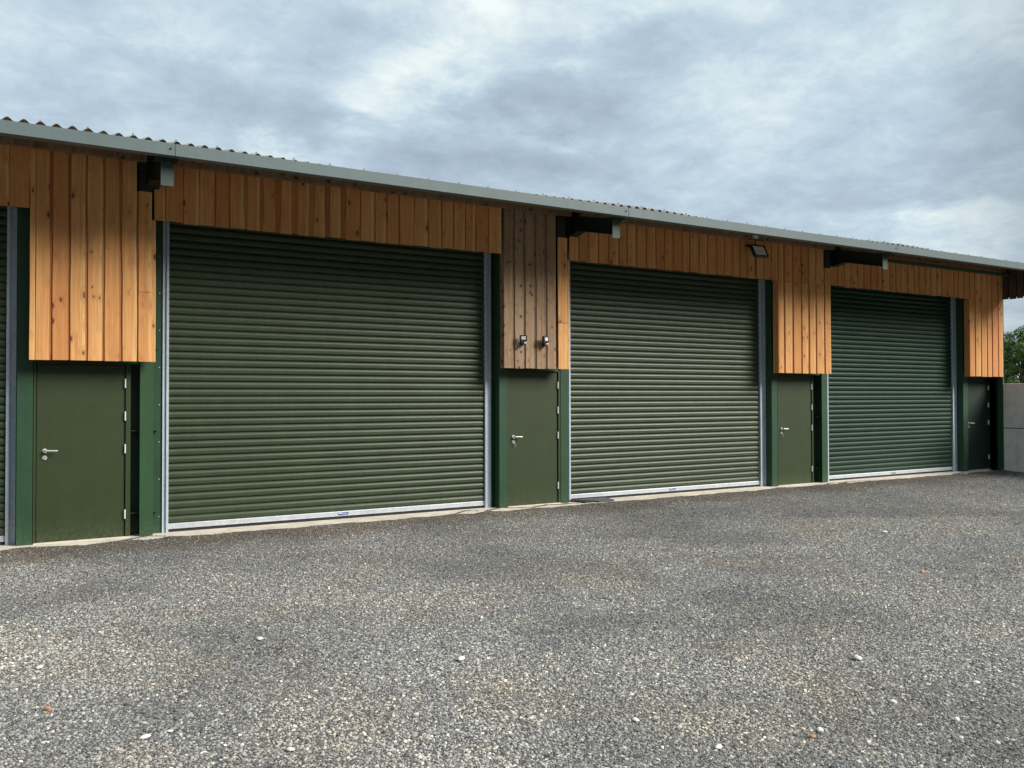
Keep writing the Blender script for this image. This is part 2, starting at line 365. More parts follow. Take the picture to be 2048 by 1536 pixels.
# ------------------------------------------------------------------ timber boards
def board(mb, a0, a1, z0, z1, y, t=.022, rnd=None, dk=0.0, wav=.0, side=False, xpos=0.0, ztops=None):
    """a sawn board: a0..a1 along the wall (x) at front plane y, or along y at plane x=xpos when side"""
    rnd = random.random() if rnd is None else rnd
    n = max(2, int((z1-z0)/.12)); ph = random.uniform(0, 6); ph2 = random.uniform(0, 6)
    zt = ztops or (z1, z1)
    z0 = z0+(random.uniform(-.012, .006) if z0 > 3.5 else random.uniform(-.004, .003)); wav = wav*random.choice((.6, 1, 1, 1.8, 2.6))
    def P(a, dn, z): return (xpos+dn, a, z) if side else (a, y+dn, z)
    bow = random.uniform(-.002, .003)
    L = []; Rr = []
    for i in range(n+1):
        u = i/n
        wl = wav*(.6*math.sin(ph+u*5.1)+.4*math.sin(ph*2+u*13)); wr = wav*(.6*math.sin(ph2+u*4.3)+.4*math.sin(ph2*3+u*11))
        L.append((a0+wl, z0+(zt[0]-z0)*u, bow*math.sin(u*3.14))); Rr.append((a1+wr, z0+(zt[1]-z0)*u, bow*math.sin(u*3.14)))
    e = .003
    c0 = (rnd, 0, dk); c1 = (rnd, 1, dk)
    for i in range(n):
        (la, lz, lb), (ra, rz, rb) = L[i], Rr[i]; (la2, lz2, lb2), (ra2, rz2, rb2) = L[i+1], Rr[i+1]
        mb.quad(P(la+e, lb, lz), P(ra-e, rb, rz), P(ra2-e, rb2, rz2), P(la2+e, lb2, lz2), (c0, c1, c1, c0))
        mb.quad(P(la, lb+e, lz), P(la+e, lb, lz), P(la2+e, lb2, lz2), P(la2, lb2+e, lz2), (c0,)*4)
        mb.quad(P(ra-e, rb, rz), P(ra, rb+e, rz), P(ra2, rb2+e, rz2), P(ra2-e, rb2, rz2), (c1,)*4)
        mb.quad(P(la, t, lz), P(la, lb+e, lz), P(la2, lb2+e, lz2), P(la2, t, lz2), (c0,)*4)
        mb.quad(P(ra, rb+e, rz), P(ra, t, rz), P(ra2, t, rz2), P(ra2, rb2+e, rz2), (c1,)*4)
    for S, T in ((L[0], Rr[0]), (L[-1], Rr[-1])):
        mb.quad(P(S[0], t, S[1]), P(S[0]+e, S[2], S[1]), P(T[0]-e, T[2], T[1]), P(T[0], t, T[1]), (c0, c0, c1, c1))

def cladding(name, overs, x0, x1, z0, z1, parent, material, wav=.002, tops=None, label=None, side=None, under_dk=.5, joint=None, y=0.0):
    mb = MB(); tops = tops or {}
    # recessed under-boards behind the gaps between the outer ones
    gaps = []
    for i in range(len(overs)-1): gaps.append((overs[i][1], overs[i+1][0]))
    for i, (a, b) in enumerate(gaps):
        zt = min(tops.get(i, z1), tops.get(i+1, z1)) if tops else z1
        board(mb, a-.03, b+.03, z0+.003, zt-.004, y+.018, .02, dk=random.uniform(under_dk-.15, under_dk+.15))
    for i, (a, b) in enumerate(overs):
        if i in (joint or {}):
            board(mb, a, b, z0, joint[i]-.003, y, .022, wav=wav*.5); board(mb, a, b, joint[i]+.003, tops.get(i, z1), y+.001, .022, wav=wav*.5)
        else: board(mb, a, b, z0, tops.get(i, z1), y, .022, wav=wav)
    if side:
        for xs, ya, yb, zb, zt in side: board(mb, ya, yb, zb, zt, 0, .02, side=True, xpos=xs, dk=.1)
    o = mb.build(name, material, parent)
    if label: o['label'] = label
    return o

def steps(x0, x1, pitch, gap, jit=.02):
    out = []; x = x0
    n = max(1, round((x1-x0+gap)/pitch)); p = (x1-x0+gap)/n
    for i in range(n):
        a = x0+i*p+(random.uniform(-jit, jit) if i else 0); out.append(a)
    ed = out+[x1+gap]
    return [(ed[i], ed[i+1]-gap*random.uniform(.6, 1.3)) for i in range(n)][:-1]+[(ed[n-1], x1)]

ZP, ZL, ZT = 2.146, 3.88, 4.60
BX0, BX1 = -6.2, 19.77
bld = empty('storage_building', (7, 6, 0), 'long low storage building with larch boarding above green roller shutters and doors', 'building')

P1 = [(.206, .262), (.268, .406), (.439, .595), (.624, .775), (.803, .957), (.987, 1.139), (1.176, 1.333), (1.354, 1.502)]
cladding('cladding_panel', P1, .206, 1.502, ZP, ZT, bld, M['wood'], .004, tops={7: 4.215}, joint={7: 2.99})
mb = MB(); board(mb, 1.500, 1.550, ZP, ZL-.002, .014, .02, rnd=.66, dk=0.0, wav=.001); mb.build('edge_board', M['wood'], bld)
P2 = [(6.485, 6.631), (6.666, 6.818), (6.854, 7.008), (7.054, 7.202), (7.257, 7.417)]
cladding('cladding_panel', P2, 6.485, 7.42, ZP, ZT, bld, M['old'], .003, label='weathered grey-brown knotty boards', y=.012, under_dk=.3,
         side=[(6.465, .0, .135, ZP, ZT)])
mb = MB(); mb2 = board
board(mb, 7.452, 7.625, ZP, 2.87, 0, .022, rnd=.6, wav=.001); board(mb, 7.452, 7.625, 2.876, 4.226, 0.001, .022, rnd=.68, wav=.001); board(mb, 7.63, 7.664, ZP, ZL-.002, .006, .02, rnd=.45)
mb.build('edge_board', M['wood'], bld)['label'] = 'fresh orange board beside the weathered ones'
P3 = [(12.411, 12.523), (12.577, 12.753), (12.808, 13.001), (13.042, 13.196), (13.252, 13.407), (13.45, 13.65), (13.694, 13.853)]
cladding('cladding_panel', P3, 12.411, 13.853, ZP, ZT, bld, M['wood'], .003, tops={6: 4.21}, joint={1: 3.87, 2: 3.872, 3: 3.868, 4: 3.87, 5: 3.871}, side=[(12.389, .0, .135, ZP, ZL)])
P4 = [(18.491, 18.663), (18.702, 18.895), (18.934, 19.129), (19.169, 19.327), (19.367, 19.567), (19.607, 19.769)]
cladding('cladding_panel', P4, 18.491, 19.769, ZP, ZT, bld, M['wood'], .003, side=[(18.469, .0, .135, ZP, ZL)])
# boarding over the shutters
LA = [(1.530, 1.650), (1.662, 1.86), (1.868, 2.05), (2.058, 2.236), (2.254, 2.415), (2.43, 2.60), (2.645, 2.80), (2.85, 3.0), (3.08, 3.215), (3.30, 3.45),
      (3.53, 3.67), (3.75, 3.89), (3.975, 4.17), (4.185, 4.38), (4.40, 4.55), (4.585, 4.745), (4.765, 4.98), (4.99, 5.20), (5.215, 5.41), (5.43, 5.60), (5.625, 5.80),
      (5.815, 5.975), (5.99, 6.19), (6.205, 6.422)]
cladding('cladding_panel', LA, 1.53, 6.422, ZL, ZT, bld, M['wood'], .004)
LB = steps(7.672, 12.38, .196, .034)
tB = {0: 4.30}
cladding('cladding_panel', LB, 7.672, 12.38, ZL, ZT, bld, M['wood'], .003, tops={0: 4.31})
LC = steps(13.862, 18.465, .205, .034)
cladding('cladding_panel', LC, 13.862, 18.465, ZL, ZT, bld, M['wood'], .003, tops={0: 4.25})
L0 = steps(-4.75, .2, .19, .02)
L0 = L0[:-2]+[(-.16, -.0), (.003, .202)]
L0 = [q for q in L0 if q[0] < q[1] and (q[1] <= -.165 or q[0] >= -.17)]
cladding('cladding_panel', L0, -4.75, .2, ZL, ZT, bld, M['wood'], .003)
cladding('cladding_panel', steps(-6.2, -4.76, .18, .03), -6.2, -4.76, ZP, ZT, bld, M['wood'], .003)
# nail heads and framing behind the boards
mb = MB()
for x0, x1, z0 in ((.21, 1.54, ZP+.03), (6.49, 7.65, ZP+.03), (12.42, 13.84, ZP+.03), (18.5, 19.75, ZP+.03), (-6.2, -4.77, ZP+.03)):
    mb.box(x0, x1, .05, .13, z0, z0+.09)
for x0, x1 in ((-4.7, .2), (1.8, 6.4), (7.9, 12.3), (14.1, 18.4)): mb.box(x0, x1, .05, .13, ZL+.02, ZL+.12)
mb.build('framing_rail', M['beam'], bld)
# wall plate under the eaves: a timber purlin with knots
mb = MB(); mb.cur = (.3, .5, .1)
xs = [-6.3, 1.44, 7.66, 13.9]
for a, b in ((-6.3, 1.435), (1.585, 7.668), (7.822, 13.91), (14.065, 20.5)): mb.box(a, b, -.075, -.004, 4.565, 4.745)
mb.build('eaves_purlin', M['beam'], bld, .004)
mb = MB(); mb.cur = (.6, .5, .3)
for yy in (-.72,):
    mb.box(-6.3, 20.5, yy, yy+.07, 4.37+.228*(yy+1.1)+.03, 4.37+.228*(yy+1.1)+.15)
mb.build('purlin', M['beam'], bld, .004)

# ------------------------------------------------------------------ roof
pitch_t = .228
xs = np.arange(-6.35, 20.75, .146/8); prof = .024*np.cos(2*np.pi*(xs+.02)/.146)
def roff(x): return -.020+.034*(1/(1+math.exp((x-2.6)*2.2))+math.exp(-((x-8)/1.3)**2)+.8*math.exp(-((x-14.1)/1.1)**2))
rows = [(-1.268, .0)]; sheets = [(-1.268, 1.0), (.85, 3.2), (3.05, 5.4)]
for si, (ya, yb) in enumerate(sheets):
    v = []; f = []
    for j, yy in enumerate((ya, yb)):
        for th in (0, .0065):
            for i, x in enumerate(xs):
                lift = .0075*(1 if j == 0 and si else 0)
                v.append((x, yy, 4.488+roff(x)+pitch_t*(yy+1.268)+prof[i]+th+lift+(.004 if int((x+40)/1.02) % 2 else 0)))
    n = len(xs)
    for i in range(n-1):
        f.append((i, i+1, 2*n+i+1, 2*n+i)); f.append((n+i, 3*n+i, 3*n+i+1, n+i+1)); f.append((i, n+i, n+i+1, i+1)); f.append((2*n+i, 2*n+i+1, 3*n+i+1, 3*n+i))
    me = bpy.data.meshes.new('roof_sheet'); me.from_pydata(v, [], f); me.materials.append(M['roof'])
    me.polygons.foreach_set('use_smooth', [True]*len(me.polygons)); me.set_sharp_from_angle(angle=R_(50))
    o = bpy.data.objects.new('roof', me); COL.objects.link(o); o.parent = bld; o.matrix_parent_inverse = world_of(bld).inverted()
    if si == 0: roof0 = o
mb = MB(); mb.prism([(5.35, 6.07), (5.42, 6.15), (11.0, 4.9), (11.0, 4.82), (5.42, 6.05)], -6.35, 20.7); mb.build('roof', M['roof'], bld)
# roof fixings: small bolt caps on the crests
mb = MB()
for i, x in enumerate(np.arange(-6.33+.0, 20.6, .146*3)):
    cx = round((x+.02)/.146)*.146-.02
    for yy in (-1.2,):
        z = 4.488+roff(cx)+pitch_t*(yy+1.268)+.036
        mb = MB(); mb.tube([(cx, yy, z-.01), (cx, yy, z+.012)], [.012, .008], 6)
        attach(mb.build('bolt_cap', M['cap'], None), roof0)

# eaves beam / gutter: folded, in three-joint lengths
joints = [-4.7, 1.563, 7.833, 14.10, 20.6]
gut = None
for a, b in zip(joints[:-1], joints[1:]):
    mb = MB()
    mb.prism([(-1.29, 4.355), (-1.29, 4.487), (-1.272, 4.487), (-1.272, 4.482), (-1.287, 4.482), (-1.287, 4.358), (-1.20, 4.358), (-1.20, 4.43), (-1.197, 4.43), (-1.197, 4.355)], a+.002, b-.002)
    g = mb.build('gutter', M['gutter'], bld)
    mb = MB(); mb.box(a-.0, a+.006, -1.292, -1.25, 4.356, 4.486)
    for zz_ in (4.43,):
        mb.tube([(a-.045, -1.29, zz_), (a-.045, -1.30, zz_)], .011, 8)
        mb.tube([(a-.045, -1.29, zz_), (a-.045, -1.306, zz_)], .005, 8)
    j = mb.build('joint_bolt', M['plate'], None); attach(j, g)

# rafter ends with haunch, end plate and cleats
for xc in (1.509, 7.745, 13.988):
    xl = xc-.068
    mb = MB(); hw = .0715
    def zb(y): return 4.365+.228*y
    # web
    mb.prism([(-1.10, zb(-1.10)), (-.23, zb(-.23)), (.235, 4.215), (.44, 4.18), (.44, 4.70), (-1.10, 4.34)], xc-.004, xc+.004)
    # bottom flange
    for (ya, za, yb, zb_) in ((-1.10, zb(-1.10), -.23, zb(-.23)), (-.23, zb(-.23), .235, 4.215)):
        mb.prism([(ya, za-.008), (yb, zb_-.008), (yb, zb_+.004), (ya, za+.004)], xc-hw, xc+hw)
    mb.prism([(-1.10, 4.33), (.44, 4.69), (.44, 4.70), (-1.10, 4.34)], xc-hw, xc+hw)
    mb.prism([(-.02, 4.26), (.235, 4.215), (.235, 4.66), (-.02, 4.60)], xc-hw, xc-hw+.008)   # stiffening plate in the boarding
    r = mb.build('rafter_end', M['dkdoor'], bld)
    mb = MB(); mb.box(xc-.0685, xc+.0685, -1.11, -1.10, 4.058, 4.345)
    e = mb.build('end_plate', M['plate'], None, .001); attach(e, r)
    mb = MB(); mb.prism([(-1.19, 4.33), (-1.05, 4.33), (-1.05, 4.352), (-1.19, 4.352)], xc-.13, xc+.1)
    for dx in (-.09, -.03, .06): mb.tube([(xc+dx, -1.14, 4.33), (xc+dx, -1.14, 4.305)], .01, 6)
    c = mb.build('cleat', M['dkdoor'], None); attach(c, r)
# flange plate left of the first and other rafters (seen through the cut-out in the boards)
for xa, xb in ((1.362, 1.505), (7.445, 7.60), (13.70, 13.85)):
    mb = MB(); mb.box(xa, xb, .004, .03, 4.222, 4.56); mb.build('cover_plate', M['dark'], bld)
# steel rail under the last bay's eaves
mb = MB(); mb.box(14.10, 19.78, -.20, -.14, 4.435, 4.50); mb.build('steel_rail', M['green'], bld, .003)

# ------------------------------------------------------------------ steel columns
def ibeam(x0, x1, z0=-.05, z1=4.2, y0=.235, ribs=True, ribw=.105):
    mb = MB(); xc = (x0+x1)/2
    mb.box(x0, x1, y0, y0+.012, z0, z1); mb.box(x0, x1, .43, .442, z0, z1); mb.box(xc-.005, xc+.005, y0+.012, .43, z0, z1)
    o = mb.build('steel_column', M['green2'], bld, .002)
    if ribs:
        for z in (.283, 1.30, 2.32, 3.4):
            for s in (-1, 1):
                mb = MB(); a, b = (xc-.165, xc-.006) if s < 0 else (xc+.006, xc+.15)
                mb.box(a, b, .30, .425, z-.004, z+.004)
                q = mb.build('stiffener', M['green2'], None); attach(q, o)
    return o
def boxcol(x0, x1, y0=.235, z1=4.2, ma='green', name='steel_column'):
    mb = MB(); mb.box(x0, x1, y0, .44, -.05, z1); return mb.build(name, M[ma], bld, .003)
ibeam(1.404, 1.559); ibeam(13.857, 14.012)
boxcol(.089, .252); boxcol(6.513, 6.655); boxcol(7.648, 7.80); boxcol(12.453, 12.605); boxcol(18.584, 18.762)
boxcol(19.70, 19.80, .14, 4.4, 'dkdoor'); boxcol(-4.9, -4.75)
boxcol(19.773, 19.825, .012, 3.95, 'gutter', 'corner_post').data.materials[0] = M['green2']
# green closing plates beside the columns
mb = MB()
for a, b in ((1.30, 1.686), (6.44, 6.52), (7.80, 7.87), (13.60, 13.86), (14.01, 14.15), (18.55, 18.59), (19.62, 19.71)):
    mb = MB(); mb.box(a, b, .425, .448, -.03, 4.1); mb.build('closing_plate', M['green'], bld)
mb = MB(); mb.box(1.575, 1.686, .392, .42, -.02, 4.05); pl = mb.build('closing_plate', M['green'], bld, .002)
mb = MB()
for z in np.arange(.21, 4.0, .47):
    mb = MB(); mb.tube([(1.648, .392, z), (1.648, .384, z)], .0075, 8)
    attach(mb.build('screw_head', M['steel'], None), pl)
# header above doors
mb = MB()
for a, b in ((.252, 1.404), (6.655, 7.648), (12.605, 13.857), (18.762, 19.70)):
    mb = MB(); mb.box(a, b, .262, .33, 2.125, 2.24); mb.build('header', M['green'], bld)
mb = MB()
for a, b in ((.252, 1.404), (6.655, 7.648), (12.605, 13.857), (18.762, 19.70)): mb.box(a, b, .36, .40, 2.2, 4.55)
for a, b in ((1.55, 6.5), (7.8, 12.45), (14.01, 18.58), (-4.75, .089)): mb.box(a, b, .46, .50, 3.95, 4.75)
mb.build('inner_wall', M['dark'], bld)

# ------------------------------------------------------------------ personnel doors
def door(x0, x1, xr, ma, label, keys=False, hz=(1.895, 1.495, 1.093, .29), yd=.26, hx=None):
    """x0..x1 leaf, frame to xr on the hinge side"""
    rt = MB(); w_ = x1-x0
    rt.box(x0, x1, yd, yd+.045, .016, 2.10)
    o = rt.build('door', M[ma], bld, .0025); o['label'] = label
    def sub(mb, nm, mt, bev=0, sm=False):
        q = mb.build(nm, M[mt], None, bev, sm); attach(q, o); return q
    mb = MB()
    mb.box(x0-.034, x0-.007, yd-.020, yd+.07, 0, 2.125); mb.box(x1+.007, xr, yd-.020, yd+.07, 0, 2.125)
    mb.box(x0-.007, x1+.007, yd-.018, yd+.07, 2.107, 2.125); sub(mb, 'frame', ma, .002)
    for z in hz:
        mb = MB(); mb.tube([(x1+.002, yd-.018, z-.055), (x1+.002, yd-.018, z+.055)], .0085, 10); mb.box(x1-.006, x1+.010, yd-.006, yd+.0, z-.05, z+.05); sub(mb, 'hinge', 'zinc')
    hx_ = x0+.085; zh = 1.088
    mb = MB()
    mb.tube([(hx_, yd, zh), (hx_, yd-.009, zh)], .026, 20)
    mb.tube([(hx_, yd-.006, zh), (hx_, yd-.040, zh), (hx_+.008, yd-.052, zh), (hx_+.02, yd-.056, zh), (hx_+.132, yd-.056, zh-.004)], [.0105, .0105, .0105, .010, .0095], 12)
    sub(mb, 'handle', 'steel', 0, True)
    mb = MB(); mb.tube([(hx_, yd, zh-.082), (hx_, yd-.009, zh-.082)], .026, 20)
    mb.tube([(hx_, yd-.008, zh-.077), (hx_, yd-.015, zh-.077)], .009, 12); mb.box(hx_-.005, hx_+.005, yd-.015, yd-.006, zh-.104, zh-.08); sub(mb, 'keyhole', 'steel', 0, True)
    if keys:
        mb = MB(); mb.box(hx_-.001, hx_+.001, yd-.04, yd-.015, zh-.085, zh-.068)
        mb.tube([(hx_+.012, yd-.038, zh-.10), (hx_+.02, yd-.036, zh-.13), (hx_+.014, yd-.034, zh-.16)], .004, 6); sub(mb, 'key', 'steel')
    mb = MB(); mb.box(x0-.03, xr, yd-.03, yd+.06, -.004, .013); sub(mb, 'threshold', 'slab')
    return o
door(.292, 1.238, 1.300, 'olive', 'olive steel door nearest the left edge, widest of the four', False, (1.885, 1.485, 1.085, .285))
door(6.690, 7.600, 7.644, 'olive', 'olive steel door under the weathered boards', True)
door(12.650, 13.572, 13.612, 'olive', 'olive steel door beside the third roller shutter', True)
door(18.80, 19.655, 19.70, 'dkdoor', 'very dark green door beside the concrete wall', False, yd=.30)

# ------------------------------------------------------------------ roller shutters
def shutter(x0, x1, ma, label, rails, sx=None):
    YC = .405; p = .0953; z0 = .105; zt = 4.02
    prof_ = [(0, .013), (.045, .003), (.09, -.004), (.20, -.0095), (.32, -.0135), (.365, -.0120), (.41, -.0150), (.50, -.0155), (.545, -.0138), (.585, -.0148), (.67, -.0128), (.715, -.0102), (.76, -.0098), (.84, -.0055), (.90, .0005), (.95, .0055), (1, .014)]
    pts = []; z = z0; k = 0
    n = int((zt-z0)/p)
    nx = 24; xs_ = np.linspace(x0-.02, x1+.02, nx+1)
    v = []; f = []; rows_ = 0
    rs = np.random.RandomState(int(abs(x0)*100)+3)
    sag = rs.normal(0, .00045, (n+1, nx+1)); tilt = rs.normal(0, .0010, (n, ))
    sm_ = np.cumsum(rs.normal(0, .00035, (n, nx+1)), axis=1)
    for i in range(n):
        for (a, b) in prof_[:-1] if i < n-1 else prof_:
            for j, x in enumerate(xs_):
                v.append((x, YC+b+tilt[i]*(a-.5)+sm_[i, j]*.6*math.sin(a*3.1416), z0+(i+a)*p+.0006*math.sin(i*1.7+x*.9)))
            rows_ += 1
    for r in range(rows_-1):
        for j in range(nx):
            q = r*(nx+1)+j; f.append((q, q+1, q+nx+2, q+nx+1))
    me = bpy.data.meshes.new('roller_shutter'); me.from_pydata(v, [], f); me.materials.append(M[ma])
    me.polygons.foreach_set('use_smooth', [True]*len(me.polygons)); me.set_sharp_from_angle(angle=R_(42))
    o = bpy.data.objects.new('roller_shutter', me); COL.objects.link(o); o.parent = bld; o.matrix_parent_inverse = world_of(bld).inverted(); o['label'] = label
    def sub(mb, nm, mt, bev=0):
        q = mb.build(nm, M[mt], None, bev); attach(q, o); return q
    mb = MB(); mb.prism([(YC+.012, .04), (YC-.016, .04), (YC-.016, .050), (YC-.012, .052), (YC-.012, .090), (YC-.014, .096), (YC-.006, .107), (YC+.012, .107)], x0+.002, x1-.002)
    sub(mb, 'bottom_bar', 'alu')
    mb = MB(); mb.prism([(YC-.006, .042), (YC+.008, .042), (YC+.012, .004), (YC-.004, .004)], x0+.002, x1-.002); sub(mb, 'rubber_seal', 'rubber')
    if sx:
        mb = MB(); mb.box(sx, sx+.145, YC-.0145, YC-.0125, .054, .088)
        q = mb.build('label_plate', [M['blue'], M['white']], None); attach(q, o)
        mb = MB(); mb.box(sx+.006, sx+.058, YC-.016, YC-.0148, .073, .084); mb.box(sx+.066, sx+.135, YC-.016, YC-.0148, .064, .068); mb.box(sx+.066, sx+.118, YC-.016, YC-.0148, .074, .078)
        sub(mb, 'print', 'white')
    for (a, b, c) in rails:       # outer flange a..b and lip b..c
        mb = MB()
        lo, hi = min(a, c), max(a, c)
        mb.box(lo, hi, .385, .45, -.003, 4.05)
        mb.box(min(b, c), max(b, c), .362, .384, -.003, 4.05)
        mb.box(a-.002 if a < c else a-.010, a+.010 if a < c else a+.002, .374, .384, -.003, 4.05)
        sub(mb, 'guide_rail', 'galv', .0025)
    return o
shutter(-4.62, -.018, 'olive_slat', 'olive roller shutter cut off by the left edge', [(.083, .018, -.018), (-4.74, -4.67, -4.64)], -2.4)
shutter(1.758, 6.337, 'olive_slat', 'olive roller shutter, largest in view', [(1.686, 1.728, 1.758), (6.444, 6.375, 6.337)], 4.0)
shutter(7.93, 12.289, 'olive_slat', 'olive roller shutter under the floodlight', [(7.862, 7.90, 7.93), (12.443, 12.33, 12.289)], 10.05)
shutter(14.21, 18.399, 'fir_slat', 'bluish dark green roller shutter at the far end', [(14.14, 14.18, 14.21), (18.559, 18.44, 18.399)], 16.22)

# ------------------------------------------------------------------ body of the building behind
mb = MB()
mb.box(-6.25, -6.2, .05, 11, -.05, 4.75); mb.box(-6.2, 19.75, 10.9, 10.95, -.05, 4.8)
mb.prism([(.14, -.05), (10.9, -.05), (10.9, 4.8), (5.4, 6.0), (.14, 4.8)], 19.70, 19.74)
mb.build('wall', M['green'], bld)
mb = MB(); mb.box(-6.2, -4.9, .40, .44, -.05, 3); mb.build('wall', M['green'], bld)
# boarded end of the overhang
mb = MB()
ye = steps(-1.19, .035, .17, .03)
for a, b in ye: board(mb, a, b, 3.935, 4.475+.228*(a+1.2), 0, .022, side=True, xpos=19.782, dk=.25)
mb.prism([(-1.26, 3.97), (.03, 3.97), (.03, 4.78), (-1.26, 4.485)], 19.812, 19.85)
mb.build('cladding_panel', M['dim'], bld)['label'] = 'dark boarding closing the end of the overhang'

# ------------------------------------------------------------------ concrete slab (setting)
mb = MB()
xs2 = np.arange(-7, 19.75, .25)
def edge(x): return .01+.02*math.sin(x*1.3)+.012*math.sin(x*4.1+1)
for a, b in zip(xs2[:-1], xs2[1:]):
    mb.quad((a, edge(a), 0), (b, edge(b), 0), (b, 10.9, 0), (a, 10.9, 0)); mb.quad((a, edge(a), -.12), (b, edge(b), -.12), (b, edge(b), 0), (a, edge(a), 0))
tag(mb.build('concrete_slab', M['slab']), 'pale concrete floor slab showing as a strip under the shutters', None, None, 'structure')

# ------------------------------------------------------------------ ground
def fbm(x, y, seed=0):
    s = 0; a = 1; fr = .35
    for o in range(4):
        s += a*math.sin(x*fr*1.7+seed+o*2.1+1.3*math.sin(y*fr*1.1+o))*math.sin(y*fr*1.9+seed*1.7+o*1.3+1.1*math.sin(x*fr*.9)); a *= .5; fr *= 2.07
    return s
MOUND = [(1.48, .33, .24), (.17, .25, .12), (5.9, .30, .30), (6.6, .42, .33), (7.3, .40, .25), (7.75, .3, .26), (12.5, .3, .12), (13.95, .35, .2), (14.6, .6, .17), (18.4, .5, .18), (19.6, .5, .1)]
def gz(x, y):
    z = -.022+(.007*fbm(x*2.2, y*2.2)+.0035*fbm(x*9+3, y*13+1))*min(1, max(0, -y*.6+.3)) - .012*max(0, min(1, (-y-.5)/3))
    if y > -.9:
        e = 0.0
        for cx, wd, reach in MOUND: e = max(e, .0+reach*math.exp(-((x-cx)/wd)**2))
        e += .03*math.sin(x*5.3)+.022*math.sin(x*12.7+1)+.012*math.sin(x*31)+.008*math.sin(x*67+2)
        # surface rises towards the slab and laps over it up to e
        z = max(z, .006-.12*abs(y-e+.07)) if y < e-.07 else .006-.28*(y-e+.07)
    return z
def axis(vals): return sorted(set(round(float(q), 4) for q in vals))
gx_ = axis(list(np.arange(-3, 22, .09))+list(np.arange(-12, -3, 1))+list(np.arange(22, 40, 1.5))+[-600, -300, -120, -60, -30, 60, 90, 150, 300, 800])
gy_ = axis(list(np.arange(-.9, .6, .03))+list(np.arange(-11, -.9, .09))+list(np.arange(-20, -11, 1))+[-400, -150, -60, -30, 3, 12, 20, 40, 80, 160, 400, 900])
v = []; f = []
for y in gy_:
    for x in gx_:
        if -5 < x < 19.9 and y > .33: z = -.2
        else: z = gz(x, min(y, .3)) if (-4 < x < 22 and -12 < y < .7) else -.04
        v.append((x, y, z))
nx = len(gx_)
for j in range(len(gy_)-1):
    for i in range(nx-1): q = j*nx+i; f.append((q, q+1, q+nx+1, q+nx))
me = bpy.data.meshes.new('gravel_yard'); me.from_pydata(v, [], f); me.materials.append(M['gravel'])
me.polygons.foreach_set('use_smooth', [True]*len(me.polygons))
go = bpy.data.objects.new('ground', me); COL.objects.link(go); tag(go, 'grey gravel yard in front of the building', None, None, 'structure')

